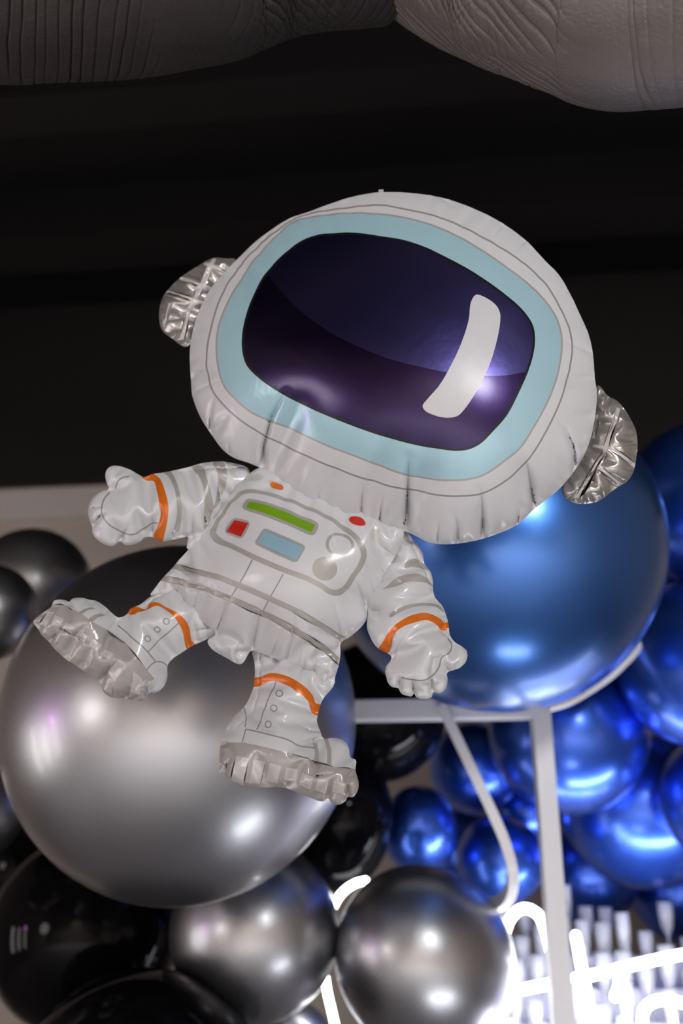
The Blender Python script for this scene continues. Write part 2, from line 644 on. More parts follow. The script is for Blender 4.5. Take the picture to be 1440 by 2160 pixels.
    for pname in [None] + [k for k in parts if k is not None]:
        vs, fs, ns, mi, slots = [], [], [], [], []
        off = 0
        for k, mname in parts[pname]:
            tt = PT[lab == k]
            if not len(tt):
                continue
            if mname not in slots:
                slots.append(mname)
            u, inv = np.unique(tt, return_inverse=True)
            vs.append(PW[u]); ns.append(PN[u])
            fs.append(inv.reshape(-1, 3) + off)
            mi += [slots.index(mname)] * len(tt)
            off += len(u)
        if pname is None:
            vs.append(WB); ns.append(NB); fs.append(Tb + off)
            if 'white' not in slots and base == 'white':
                slots.append('white')
            mi += [slots.index(base)] * len(Tb)
        if not vs:
            continue
        vs, fs, ns = np.vstack(vs), np.vstack(fs), np.vstack(ns)
        nm = (pname or name).split('#')[0]
        o = mesh_obj(nm, vs, fs, [M[s_] for s_ in slots], parent=astro if pname is None else root)
        o.data.polygons.foreach_set('material_index', mi)
        o.data.normals_split_custom_set_from_vertices([tuple(v) for v in ns])
        if pname is None:
            root = o
            if label:
                o['label'] = label
    return root


def Z(x0, y0, k, pts):
    return [(x0 + x / k, y0 + y / k) for x, y in pts]


def stroke(pts, wdt, closed=False, step=6.0, smooth=True):
    """outline of a printed line of width wdt; a closed line gives (outer, inner)"""
    P = catmull(pts, step, closed) if smooth else np.asarray(pts, float)
    n = len(P)
    if closed:
        tg = np.roll(P, -1, 0) - np.roll(P, 1, 0)
    else:
        tg = np.gradient(P, axis=0)
    tg /= np.linalg.norm(tg, axis=1)[:, None]
    nr = np.c_[-tg[:, 1], tg[:, 0]] * wdt / 2
    if closed:
        A, B = P + nr, P - nr
        return (A, B) if np.ptp(A[:, 0]) > np.ptp(B[:, 0]) else (B, A)
    return np.vstack([P + nr, (P - nr)[::-1]])


def ellipse(cx, cy, rx, ry, rot=0, n=28):
    t = np.linspace(0, 2 * math.pi, n, endpoint=False)
    c, s = math.cos(math.radians(rot)), math.sin(math.radians(rot))
    x, y = rx * np.cos(t), ry * np.sin(t)
    return np.c_[cx + x * c - y * s, cy + x * s + y * c]


def rquad(q, grow=0.0, r=0.18):
    """quad with rounded corners, grown outward by `grow` px"""
    q = np.asarray(q, float)
    c = q.mean(0)
    if grow:
        out = []
        n = len(q)
        for i in range(n):
            e1 = q[i] - q[i - 1]
            e2 = q[(i + 1) % n] - q[i]
            e1 /= np.linalg.norm(e1); e2 /= np.linalg.norm(e2)
            b = e1 - e2
            b /= np.linalg.norm(b)
            out.append(q[i] + b * grow * 1.25)
        q = np.array(out)
    pts = []
    n = len(q)
    for i in range(n):
        p, a, b = q[i], q[i - 1], q[(i + 1) % n]
        L = min(np.linalg.norm(a - p), np.linalg.norm(b - p)) * r
        pa = p + (a - p) / np.linalg.norm(a - p) * L
        pb = p + (b - p) / np.linalg.norm(b - p) * L
        for t in (0, 0.33, 0.67, 1):
            pts.append((1 - t) ** 2 * pa + 2 * t * (1 - t) * p + t * t * pb)
    return np.array(pts)


# ---- helmet
HELM = [(804, 403), (870, 405), (930, 414), (961, 423), (1014, 444), (1064, 471), (1110, 505), (1152, 549), (1182, 580), (1205, 620), (1226, 664),
        (1243, 702), (1253, 745), (1257, 797), (1262, 830), (1259, 874), (1247, 935), (1222, 985), (1182, 1034), (1133, 1072), (1091, 1112),
        (1018, 1140), (957, 1152), (907, 1149), (858, 1124), (800, 1110), (758, 1102), (717, 1095), (675, 1079), (633, 1062), (592, 1030),
        (554, 992), (528, 980), (492, 969), (467, 952), (442, 918), (417, 881), (400, 835), (398, 797), (396, 734), (410, 667), (425, 634),
        (442, 605), (467, 576), (496, 547), (533, 511), (571, 482), (612, 457), (646, 446), (700, 426), (754, 410)]
RIM = [(629, 465), (675, 457), (737, 452), (800, 454), (850, 461), (907, 476), (965, 501), (1018, 532), (1064, 564), (1114, 602), (1148, 637),
       (1171, 671), (1181, 705), (1182, 735), (1178, 767), (1169, 805), (1152, 847), (1125, 897), (1094, 944), (1064, 969), (1018, 1000),
       (984, 1009), (926, 1010), (861, 1000), (800, 980), (758, 963), (696, 940), (633, 911), (571, 886), (530, 867), (500, 842), (475, 813),
       (463, 776), (459, 734), (463, 692), (479, 647), (504, 601), (537, 551), (575, 509), (604, 480)]
VISOR = [(662, 497), (700, 492), (750, 491), (808, 499), (850, 506), (896, 521), (926, 535), (995, 572), (1064, 620), (1102, 654), (1123, 685),
         (1128, 712), (1125, 744), (1114, 782), (1094, 828), (1068, 877), (1041, 908), (1014, 935), (991, 947), (965, 951), (919, 946), (883, 940),
         (800, 918), (717, 888), (654, 861), (600, 834), (550, 801), (521, 772), (512, 747), (510, 713), (517, 672), (533, 626), (558, 580),
         (592, 542), (625, 515)]
VLOW = [(480, 560), (562, 576), (592, 613), (633, 655), (696, 701), (758, 732), (821, 757), (888, 774), (942, 785), (1041, 793), (1079, 790), (1110, 784),
        (1160, 775), (1180, 1000), (900, 1010), (480, 900)]
GLARE = [(1003, 622), (1018, 625), (1045, 643), (1054, 660), (1054, 683), (1045, 728), (1030, 774), (1003, 828), (980, 862), (965, 877), (945, 881),
         (919, 877), (896, 866), (891, 856), (900, 843), (926, 813), (949, 774), (972, 725), (988, 675), (993, 637)]
HLINE = [(804, 433), (717, 440), (633, 455), (575, 492), (527, 536), (487, 588), (462, 638), (448, 684), (438, 734), (437, 780), (444, 809), (454, 832),
         (500, 880), (575, 928), (633, 955), (704, 986), (800, 1019), (865, 1033), (926, 1044), (965, 1046), (1014, 1041), (1064, 1015), (1110, 973),
         (1152, 908), (1186, 832), (1203, 763), (1206, 732), (1199, 690), (1182, 652), (1152, 602), (1110, 560), (1064, 528), (1014, 499), (965, 474),
         (907, 453), (850, 441)]


def inset(poly, d):
    P = catmull(poly, 6.0)
    tg = np.roll(P, -1, 0) - np.roll(P, 1, 0)
    tg /= np.linalg.norm(tg, axis=1)[:, None]
    n = np.c_[-tg[:, 1], tg[:, 0]]
    Q = P + n * d
    A = lambda q: abs(np.sum(q[:, 0] * np.roll(q[:, 1], -1) - q[:, 1] * np.roll(q[:, 0], -1)))
    return Q if (A(Q) < A(P)) == (d > 0) else P - n * d


ho, hi = stroke(HLINE, 3.6, closed=True)
VIS_IN = inset(VISOR, 5)
# the lower, darker reflection print kept inside the visor
vl = np.array([p for p in VIS_IN])
curve = catmull(VLOW[1:12], 6, closed=False)
yl = np.interp(vl[:, 0], curve[:, 0], curve[:, 1])
below = vl[:, 1] >= yl - 0.5
# walk: dark region polygon = curve clipped to the visor + lower part of the visor ring
cin = curve[pip(curve, VIS_IN)]
ringpts = vl[below]
ang = lambda q: np.unwrap(np.arctan2(q[:, 1] - 740, q[:, 0] - 830))
start = int(np.argmin(np.linalg.norm(ringpts - cin[-1], axis=1)))
ringpts = np.roll(ringpts, -start, 0)
if np.linalg.norm(ringpts[1] - ringpts[0]) > 60 or ringpts[3][1] < ringpts[0][1] - 4:
    ringpts = np.roll(ringpts[::-1], 1, 0)
VDARK = np.vstack([cin, ringpts])
HCREASE = [
    ([(553, 992), (556, 940), (572, 880), (602, 826)], 22, 6), ([(857, 1124), (859, 1040), (862, 965)], 26, 6),
    ([(1018, 1141), (1018, 1090), (1013, 1030)], 18, 5), ([(1128, 1075), (1117, 1010), (1107, 965)], 16, 5),
    ([(1215, 995), (1207, 940), (1192, 905), (1172, 882)], 12, 5), ([(922, 1152), (924, 1118), (926, 1100)], 10, 4),
    ([(966, 1152), (965, 1110), (957, 1085)], 13, 5), ([(1091, 1114), (1095, 1070)], 9, 4), ([(760, 1102), (763, 1050), (766, 1020)], 10, 4),
    ([(800, 1109), (806, 1045)], 10, 4), ([(440, 917), (446, 862), (452, 835)], 9, 4), ([(484, 965), (482, 930)], 7, 4), ([(668, 1078), (674, 1030)], 7, 4),
    ([(612, 457), (634, 470)], 6, 4), ([(571, 482), (527, 540)], 3, 6), ([(930, 414), (955, 432)], 5, 4), ([(1110, 505), (1095, 525)], 5, 4),
    ([(1253, 745), (1180, 716)], 3, 5), ([(400, 835), (440, 812), (470, 800)], 6, 4), ([(398, 797), (436, 775)], 5, 4), ([(1064, 470), (1040, 500)], 4, 4),
]
piece('helmet', HELM, [
    (ho, 'line', None), (hi, 'white', None),
    (inset(RIM, -4), 'grey', None), (RIM, 'rim', 'visor_rim', True),
    (VISOR, 'black_edge', 'visor', True), (VIS_IN, 'visor', 'visor'), (VDARK, 'visor_dark', 'visor'),
    (GLARE, 'glare', 'visor_glare', True),
], excess=lambda x, y: 1.075 + 0.075 * np.clip((y - 0.35 * (x - 830) - 560) / 480, 0, 1), spacing=6.0, iters=(350, 220, 200), creases=HCREASE, bend=0.2, crease_gain=1.8, label='round white foil helmet with puckered lower seam')

# ---- ears
EARL = Z(300, 380, 2.4, [(470, 398), (430, 395), (370, 388), (330, 400), (270, 440), (190, 490), (145, 530), (100, 580), (80, 640), (78, 710), (100, 770),
                         (150, 805), (222, 846), (262, 800), (300, 700), (340, 600), (400, 510), (480, 440)])
EARR = Z(850, 400, 2.618, [(1075, 1080), (1130, 1138), (1180, 1163), (1240, 1228), (1285, 1310), (1297, 1400), (1292, 1490), (1275, 1570), (1240, 1620),
                           (1190, 1645), (1150, 1675), (1110, 1710), (1050, 1735), (960, 1738), (900, 1715), (870, 1668), (900, 1600), (960, 1500),
                           (1010, 1400), (1040, 1300), (1050, 1200)])


def bar(p, q, wdt):
    return stroke([p, q], wdt, smooth=False)


earw = [bar((345, 612), (432, 640), 7), bar((378, 585), (452, 612), 7), bar((452, 545), (398, 655), 9), bar((398, 655), (383, 715), 9),
        bar((430, 555), (480, 575), 8), bar((360, 640), (345, 690), 5)]
piece('ear_piece', EARL, [(p, 'tread', None) for p in earw], base='silver', excess=1.3, flange=3, spacing=4.5, press=0.06,
      creases=[([(342, 622), (400, 640)], 10, 4), ([(379, 584), (430, 610)], 12, 4), ([(333, 676), (385, 672)], 9, 4), ([(412, 563), (450, 590)], 9, 4),
               ([(362, 715), (385, 690)], 9, 4)],
      label='crumpled silver foil ear pad with pale bands', depth=lambda x, y: DB + 0.02 + 0 * x)
earw = [bar((1305, 860), (1276, 950), 9), bar((1276, 950), (1217, 1050), 9), bar((1258, 875), (1252, 925), 8), bar((1288, 945), (1342, 985), 9),
        bar((1262, 985), (1318, 1030), 9), bar((1250, 940), (1290, 946), 6)]
piece('ear_piece', EARR, [(p, 'tread', None) for p in earw], base='silver', excess=1.3, flange=3, spacing=4.5, press=0.06,
      creases=[([(1345, 935), (1290, 945)], 7, 4), ([(1324, 1019), (1270, 985)], 7, 4), ([(1274, 1053), (1258, 1000)], 6, 4),
               ([(1282, 835), (1270, 880)], 6, 4), ([(1194, 1055), (1240, 1010)], 5, 4), ([(1337, 1000), (1300, 980)], 8, 4)],
      label='crumpled silver foil ear pad with a pale cross', depth=lambda x, y: DB + 0.02 + 0 * x)

# ---- torso
TOR = [(544, 984), (575, 985), (620, 1010), (680, 1035), (740, 1060), (800, 1085), (852, 1116), (848, 1144), (834, 1173), (813, 1211), (793, 1257), (779, 1271),
       (776, 1307), (762, 1327), (740, 1345), (719, 1359), (718, 1378), (715, 1402), (708, 1425), (699, 1453), (660, 1428), (637, 1416), (615, 1403),
       (580, 1392), (547, 1378), (530, 1374), (508, 1402), (479, 1390), (446, 1369), (437, 1352), (454, 1338), (425, 1313), (404, 1292), (362, 1263),
       (317, 1255), (325, 1243), (346, 1214), (367, 1192), (392, 1163), (425, 1121), (454, 1088), (483, 1046), (508, 1012)]
T8 = lambda p: np.array(Z(300, 940, 2.4, p))
PAN_O = T8([(560, 222), (650, 240), (760, 275), (870, 320), (960, 365), (1060, 430), (1115, 490), (1133, 560), (1110, 620), (1075, 670), (1040, 730), (1000, 758),
            (950, 755), (900, 722), (820, 682), (700, 637), (560, 577), (450, 522), (370, 492), (343, 450), (350, 410), (390, 350), (440, 280), (490, 235)])
PAN_I = T8([(560, 242), (650, 260), (760, 294), (870, 341), (955, 386), (1040, 446), (1088, 500), (1104, 555), (1084, 610), (1050, 660), (1016, 713), (990, 728),
            (957, 726), (910, 697), (830, 657), (710, 612), (570, 552), (460, 498), (396, 466), (373, 440), (379, 410), (411, 355), (455, 292), (500, 253)])
GREEN = T8([(540, 281), (620, 299), (710, 330), (800, 368), (875, 402), (855, 440), (770, 402), (690, 370), (610, 340), (525, 313)])
GREEN_B = T8([(527, 270), (620, 286), (716, 317), (806, 355), (890, 396), (888, 420), (868, 452), (846, 453), (764, 416), (684, 384), (604, 353), (514, 322),
              (508, 305)])
RED = T8([(465, 375), (537, 392), (500, 462), (425, 435)])
BLUE = T8([(620, 430), (815, 513), (775, 582), (580, 492)])
tc = lambda x, y: (300 + x / 2.4, 940 + y / 2.4)
cring = tc(1000, 505)
cdisc = tc(923, 623)
bl1u = [(120, 590), (185, 601), (400, 655), (560, 720), (760, 810), (900, 890), (1030, 975)]
bl2u = [(90, 655), (130, 662), (330, 712), (480, 772), (650, 852), (800, 932), (940, 1022), (1010, 1090)]
belt1 = np.vstack([T8(bl1u), T8([(x - 12, y + 27) for x, y in bl1u])[::-1]])
belt2 = np.vstack([T8(bl2u), T8([(x - 14, y + 27) for x, y in bl2u])[::-1]])
tprints = [
    (stroke(T8([(557, 577), (520, 650), (490, 700), (450, 765)]), 3), 'line', None),
    (stroke(T8([(713, 650), (680, 710), (640, 780), (600, 860)]), 2.5), 'line', None),
    (belt1, 'grey', 'belt_stripe#1'), (belt2, 'grey', 'belt_stripe#2'),
    (PAN_O, 'grey', 'panel_outline', True), (PAN_I, 'white', 'control_panel', True),
    (GREEN_B, 'grey', 'green_bar', True), (GREEN, 'green', 'green_bar'),
    (rquad(RED, 5.5, 0.25), 'grey', 'red_button'), (rquad(RED, 0, 0.06), 'red', 'red_button'),
    (rquad(BLUE, 5.5, 0.22), 'grey', 'blue_screen'), (rquad(BLUE, 0, 0.04), 'screen', 'blue_screen'),
    (ellipse(*cring, 31, 26.5, 22), 'grey', 'dial_ring'), (ellipse(*cring, 24.5, 20.5, 22), 'white', 'dial_ring'),
    (ellipse(*cdisc, 26.5, 25, 15), 'grey', 'dial_disc'),
    (ellipse(*tc(577, 163), 16, 8, 0), 'tread', 'chest_dot#1'),
    (ellipse(*tc(676, 202), 18, 9, 26), 'tread', 'chest_dot#2'), (ellipse(*tc(680, 205), 15, 7, 26), 'orange', 'chest_dot#2'),
    (ellipse(*tc(1088, 384), 21, 11, 18), 'tread', 'chest_dot#3'), (ellipse(*tc(1088, 384), 18, 9, 18), 'red', 'chest_dot#3'),
    (ellipse(*tc(1183, 450), 12, 16, -28), 'tread', 'chest_dot#4'),
]
TCRE = [([(455, 1338), (478, 1270), (490, 1238)], 13, 4.5), ([(530, 1374), (543, 1320), (550, 1275)], 15, 4.5), ([(600, 1402), (617, 1340), (622, 1285)], 13, 4.5),
        ([(660, 1428), (668, 1372), (664, 1350)], 11, 4), ([(712, 1405), (717, 1340), (706, 1275), (688, 1252)], 9, 4), ([(775, 1290), (752, 1230), (742, 1212)], 10, 4),
        ([(404, 1292), (425, 1235), (436, 1215)], 10, 4), ([(362, 1263), (383, 1225)], 8, 4), ([(436, 1121), (470, 1100)], 6, 4), ([(834, 1173), (800, 1150)], 5, 4),
        ([(792, 1255), (775, 1220)], 8, 4), ([(812, 1211), (775, 1168)], 6, 3.5), ([(572, 1386), (590, 1330)], 9, 4), ([(494, 1394), (506, 1340)], 9, 4),
        ([(640, 1416), (650, 1370), (652, 1340)], 8, 3.5), ([(690, 1445), (690, 1400)], 8, 3.5)]
piece('torso', TOR, tprints, excess=1.17, flange=2, spacing=5.0, iters=(300, 200, 180), creases=TCRE, label='white foil torso printed with a control panel')

# ---- arms
A1 = lambda p: np.array(Z(150, 940, 3.512, p))
ARML = A1([(1320, 170), (1180, 120), (1080, 108), (960, 125), (860, 160), (760, 180), (680, 195), (600, 210), (545, 232), (510, 215), (450, 180), (380, 155),
           (310, 147), (268, 168), (250, 210), (260, 270), (278, 318), (230, 330), (170, 365), (130, 420), (115, 490), (130, 560), (148, 600), (150, 650),
           (190, 705), (270, 747), (320, 745), (358, 712), (400, 742), (460, 740), (515, 715), (545, 682), (610, 682), (665, 715), (760, 700), (830, 682),
           (868, 675), (858, 765), (950, 740), (1050, 640), (1130, 520), (1230, 400), (1340, 290)])
arml_glove = A1([(612, 150), (612, 262), (635, 330), (655, 420), (658, 500), (640, 600), (600, 760), (60, 800), (60, 80), (500, 80)])
arml = [
    (arml_glove, 'white', 'glove'),
    (stroke(A1([(430, 231), (390, 236), (345, 265), (325, 320)]), 3), 'line', 'glove'),
    (stroke(A1([(285, 342), (240, 410), (230, 500), (285, 588), (380, 642), (455, 655), (540, 618), (590, 578), (640, 576)]), 3), 'line', 'glove'),
    (A1([(520, 225), (600, 205), (640, 228), (672, 270), (700, 350), (720, 440), (715, 540), (695, 640), (660, 740), (605, 690), (640, 600), (660, 500), (655, 420),
         (635, 330), (612, 262), (560, 256)]), 'orange', 'cuff_band', True),
    (A1([(670, 185), (720, 230), (760, 310), (780, 400), (785, 500), (768, 640), (798, 640), (818, 500), (812, 400), (790, 300), (760, 225), (725, 180)]), 'grey',
     'sleeve_stripe#1', True),
    (A1([(895, 160), (950, 230), (975, 300), (985, 400), (985, 620), (1050, 480), (1030, 340), (1010, 260), (970, 150)]), 'grey', 'sleeve_stripe#2', True),
    (A1([(1050, 110), (1090, 230), (1085, 330), (1050, 470), (1100, 410), (1150, 280), (1152, 210), (1120, 110)]), 'grey', 'sleeve_stripe#3', True),
]
armcl = [(A1([(210, 530), (232, 505)]), 8, 4), (A1([(140, 600), (232, 510), (250, 480)]), 12, 4), (A1([(358, 715), (400, 640), (420, 600)]), 14, 4),
         (A1([(278, 318), (340, 330)]), 10, 4), (A1([(600, 690), (600, 560), (590, 450)]), 9, 4), (A1([(760, 700), (745, 640), (800, 560)]), 8, 4),
         (A1([(900, 690), (900, 500)]), 8, 4), (A1([(990, 560), (975, 455)]), 8, 4), (A1([(868, 675), (760, 665)]), 8, 4), (A1([(1320, 170), (900, 175), (700, 195)]), 7, 3.5),
         (A1([(1100, 400), (1095, 290)]), 5, 3), (A1([(165, 460), (235, 450)]), 6, 3)]
piece('arm', ARML, arml, excess=1.22, flange=2.5, spacing=4.5, iters=(300, 180, 180), creases=armcl, crease_gain=1.5, label='raised arm reaching out beside the pale wall',
      depth=lambda x, y: DB + 0.02 - 0.06 * np.clip((500 - x) / 300, 0, 1))
A2 = lambda p: np.array(Z(730, 1100, 5.143, p))
ARMR = A2([(640, 100), (730, 200), (830, 330), (850, 450), (920, 540), (945, 640), (945, 760), (970, 830), (1040, 900), (1070, 960), (1110, 1090), (1117, 1160),
           (1130, 1230), (1180, 1305), (1250, 1350), (1310, 1400), (1322, 1460), (1300, 1530), (1240, 1590), (1160, 1620), (1098, 1645), (1105, 1720), (1090, 1800),
           (1050, 1850), (1000, 1866), (945, 1855), (930, 1910), (870, 1932), (790, 1928), (752, 1905), (735, 1870), (710, 1902), (650, 1895), (590, 1870),
           (560, 1815), (490, 1800), (440, 1745), (425, 1690), (412, 1620), (430, 1560), (470, 1520), (488, 1470), (440, 1440), (350, 1400), (280, 1330),
           (240, 1250), (210, 1160), (228, 950), (200, 830), (260, 660), (380, 380), (510, 130)])
armr = [
    (A2([(300, 1430), (440, 1437), (490, 1340), (500, 1270), (560, 1180), (640, 1130), (760, 1090), (860, 1070), (930, 1090), (990, 1130), (1040, 1175), (1180, 1160), (1400, 1300),
         (1400, 2000), (300, 2000)]), 'white', 'glove'),
    (stroke(A2([(1105, 1265), (1140, 1325), (1142, 1385), (1100, 1430), (1040, 1475), (1015, 1560), (980, 1630), (920, 1680), (840, 1715), (740, 1715), (600, 1690)]), 3.2), 'line', 'glove'),
    (A2([(330, 1420), (400, 1300), (450, 1210), (520, 1130), (620, 1060), (740, 1010), (860, 995), (950, 1020), (1020, 1060), (1060, 1100), (1130, 1080), (1140, 1155),
         (1080, 1178), (1035, 1175), (990, 1130), (930, 1090), (860, 1070), (760, 1090), (640, 1130), (560, 1180), (505, 1265), (490, 1340), (432, 1450)]), 'orange', 'cuff_band', True),
    (A2([(470, 1010), (600, 930), (720, 890), (850, 880), (960, 895), (1050, 950), (1060, 985), (980, 935), (860, 915), (740, 925), (620, 965), (478, 1040)]), 'grey', 'sleeve_stripe#1', True),
    (A2([(640, 440), (690, 410), (770, 410), (900, 500), (900, 530), (790, 498), (720, 490), (640, 500)]), 'grey', 'sleeve_stripe#2', True),
    (A2([(430, 700), (500, 640), (580, 600), (680, 575), (780, 575), (870, 620), (960, 720), (860, 665), (760, 655), (640, 665), (530, 705), (400, 735)]), 'grey', 'sleeve_stripe#3', True),
]
armcr = [(A2([(735, 1880), (725, 1780), (720, 1700)]), 14, 3.5), (A2([(945, 1860), (915, 1690), (940, 1480), (1030, 1475)]), 12, 3.5), (A2([(560, 1815), (575, 1740), (620, 1700)]), 12, 3.5),
         (A2([(1098, 1645), (1105, 1560)]), 9, 3.5), (A2([(640, 100), (900, 640), (1060, 1090)]), 5, 3), (A2([(440, 1440), (490, 1350), (500, 1180)]), 10, 4),
         (A2([(500, 1480), (600, 1290), (660, 1230)]), 8, 4), (A2([(228, 950), (330, 960), (360, 1060)]), 9, 4), (A2([(1060, 1090), (1040, 1200), (1170, 1300)]), 5, 3),
         (A2([(430, 1720), (490, 1690)]), 7, 3), (A2([(950, 750), (1000, 900)]), 6, 3)]
piece('arm', ARMR, armr, excess=1.22, flange=2.0, spacing=4.5, iters=(300, 180, 180), creases=armcr, crease_gain=1.5, label='lowered arm hanging in front of the big blue balloon',
      depth=lambda x, y: DB + 0.02 - 0.06 * np.clip((y - 1180) / 290, 0, 1))

# ---- legs
L1 = lambda p: np.array(Z(40, 1220, 3.273, p))
LEGL = L1([(985, 100), (910, 118), (840, 170), (760, 208), (745, 240), (690, 272), (650, 242), (600, 192), (540, 150), (490, 140), (430, 125), (365, 135), (343, 158),
           (318, 145), (240, 150), (222, 190), (150, 245), (97, 300), (130, 350), (150, 390), (205, 440), (225, 470), (300, 540), (400, 610), (480, 670), (560, 727),
           (580, 790), (640, 830), (720, 835), (760, 842), (840, 853), (880, 835), (900, 797), (950, 795), (1000, 760), (1030, 700), (1030, 600), (1060, 555),
           (1130, 510), (1200, 465), (1290, 425), (1375, 392), (1425, 335), (1300, 200), (1180, 110), (1070, 60)])
L1R = lambda q, r=0.08: rquad(L1(q), 0, r)
legl = [
    (L1([(905, 160), (910, 205), (960, 195), (1040, 235), (1090, 290), (1130, 370), (1140, 430), (1165, 520), (1100, 900), (0, 900), (0, 60), (700, 60), (740, 240), (800, 250)]), 'white', 'boot'),
    (L1([(200, 175), (320, 183), (430, 245), (500, 300), (600, 350), (740, 450), (860, 600), (930, 690), (890, 740), (905, 900), (0, 900), (0, 200)]), 'sole', 'sole'),
] + [(L1R(q), 'tread', 'sole_tread#%d' % k) for k, q in enumerate((
    [(195, 225), (245, 238), (190, 335), (140, 320)], [(252, 255), (310, 285), (282, 330), (222, 322)], [(328, 303), (388, 340), (358, 382), (303, 345)],
    [(415, 362), (475, 400), (447, 442), (390, 402)], [(510, 418), (572, 460), (543, 503), (485, 462)], [(600, 485), (655, 522), (622, 562), (568, 515)],
    [(688, 560), (745, 602), (662, 715), (612, 650)], [(790, 640), (850, 690), (830, 800), (770, 780)]))] + [
    (L1([(400, 243), (432, 252), (475, 222), (535, 214), (500, 200), (455, 212)]), 'grey', 'boot'),
    (L1([(468, 288), (502, 304), (545, 270), (600, 256), (570, 240), (520, 252)]), 'grey', 'boot'),
    (stroke(L1([(682, 322), (760, 390), (860, 480), (940, 570)]), 2.8), 'line', 'boot'),
    (stroke(L1([(1100, 308), (1000, 400), (890, 505)]), 2.6), 'line', 'boot'),
    (stroke(L1([(880, 632), (910, 597), (950, 576), (995, 580), (1030, 606)]), 2.6), 'line', 'boot'),
    (L1([(740, 216), (790, 193), (842, 202), (870, 212), (910, 172), (960, 170), (1050, 215), (1130, 270), (1180, 350), (1192, 430), (1225, 460), (1165, 490), (1140, 430), (1128, 370),
         (1088, 290), (1040, 235), (960, 195), (912, 204), (862, 222), (838, 230), (790, 254), (755, 240)]), 'orange', 'cuff_band', True),
]
for cx, cy in ((1017, 297), (955, 353), (887, 418)):
    c = L1([(cx, cy)])[0]
    legl += [(ellipse(c[0], c[1], 7.5, 7.0, 40, 20), 'line', 'boot'), (ellipse(c[0], c[1], 5.1, 4.7, 40, 20), 'white', 'boot')]
legcl = [(L1([(205, 440), (250, 390), (285, 335)]), 12, 3.5), (L1([(560, 727), (610, 640), (640, 565)]), 13, 4), (L1([(740, 840), (770, 740)]), 9, 3.5),
         (L1([(880, 835), (885, 770)]), 9, 3.5), (L1([(690, 272), (660, 330)]), 8, 4), (L1([(343, 158), (350, 200)]), 8, 3.5), (L1([(480, 670), (500, 640)]), 8, 3),
         (L1([(1290, 425), (1200, 440)]), 7, 3.5), (L1([(900, 797), (940, 730)]), 8, 4), (L1([(985, 100), (870, 190), (690, 272)]), 7, 3), (L1([(97, 300), (190, 340)]), 8, 4),
         (L1([(640, 830), (650, 740)]), 8, 3), (L1([(400, 610), (420, 570)]), 6, 3), (L1([(1320, 330), (1180, 380)]), 5, 4), (L1([(290, 345), (600, 510)]), 6, 4)]
piece('leg', LEGL, legl, excess=1.22, flange=2.5, spacing=4.5, iters=(300, 180, 180), creases=legcl, crease_gain=1.5, label='kicking leg in front of the big silver balloon',
      depth=lambda x, y: DB + 0.022 - 0.09 * np.clip((440 - x) / 320, 0, 1))
L2 = lambda p: np.array(Z(430, 1360, 4.0, p))
LEGR = L2([(400, 45), (425, 150), (430, 220), (425, 280), (420, 340), (390, 420), (340, 520), (240, 600), (200, 660), (160, 770), (130, 850), (118, 930), (120, 1020), (122, 1088),
           (155, 1078), (172, 1110), (200, 1140), (330, 1200), (440, 1208), (560, 1208), (700, 1215), (780, 1250), (900, 1300), (1010, 1327), (1048, 1298), (1080, 1340), (1140, 1355),
           (1200, 1320), (1216, 1288), (1260, 1290), (1305, 1230), (1312, 1160), (1285, 1060), (1285, 970), (1240, 950), (1225, 860), (1180, 800), (1090, 780), (1010, 788), (985, 730),
           (955, 640), (965, 590), (985, 510), (1020, 440), (1070, 385), (1110, 300), (1000, 200), (920, 130), (830, 90), (740, 50), (600, 10), (500, -30), (420, -10)])
legr = [
    (L2([(300, 340), (420, 345), (480, 340), (560, 305), (650, 320), (740, 365), (820, 420), (880, 480), (900, 540), (930, 580), (1000, 595), (1400, 700), (1400, 1500), (0, 1500), (0, 340)]), 'white', 'boot'),
    (L2([(220, 825), (330, 825), (500, 860), (700, 910), (900, 970), (1100, 1032), (1245, 1045), (1340, 1060), (1340, 1420), (60, 1420), (60, 800)]), 'sole', 'sole'),
] + [(rquad(L2(q), 0, 0.1), 'tread', 'sole_tread#%d' % k) for k, q in enumerate((
    [(275, 935), (380, 957), (330, 1195), (222, 1150)], [(420, 965), (517, 982), (470, 1180), (375, 1170)], [(555, 993), (652, 1020), (620, 1170), (525, 1150)],
    [(692, 1030), (790, 1062), (765, 1160), (672, 1135)], [(830, 1080), (925, 1112), (900, 1215), (800, 1180)], [(960, 1122), (1052, 1142), (1022, 1255), (935, 1222)],
    [(1097, 1155), (1192, 1172), (1175, 1260), (1080, 1245)]))] + [
    (L2([(918, 822), (955, 832), (972, 905), (968, 985), (932, 970), (936, 900)]), 'grey', 'boot'),
    (L2([(1008, 780), (1045, 790), (1074, 880), (1076, 1018), (1040, 1008), (1042, 900)]), 'grey', 'boot'),
    (stroke(L2([(602, 310), (572, 400), (500, 570), (447, 720)]), 2.6), 'line', 'boot'),
    (stroke(L2([(355, 715), (520, 752), (700, 800), (800, 850), (930, 872)]), 2.8), 'line', 'boot'),
    (stroke(L2([(355, 715), (340, 770), (325, 822)]), 2.6), 'line', 'boot'),
    (stroke(L2([(350, 700), (355, 610), (335, 528)]), 2.2), 'line', 'boot'),
    (L2([(400, 285), (480, 270), (540, 245), (600, 240), (700, 265), (800, 320), (880, 385), (920, 440), (937, 488), (1000, 512), (985, 600), (925, 582), (900, 540), (878, 480), (820, 420),
         (740, 365), (650, 322), (560, 307), (480, 340), (400, 350)]), 'orange', 'cuff_band', True),
]
for cx, cy in ((638, 413), (588, 535), (541, 670)):
    c = L2([(cx, cy)])[0]
    legr += [(ellipse(c[0], c[1], 8.2, 7.6, 0, 20), 'line', 'boot'), (ellipse(c[0], c[1], 5.6, 5.2, 0, 20), 'white', 'boot')]
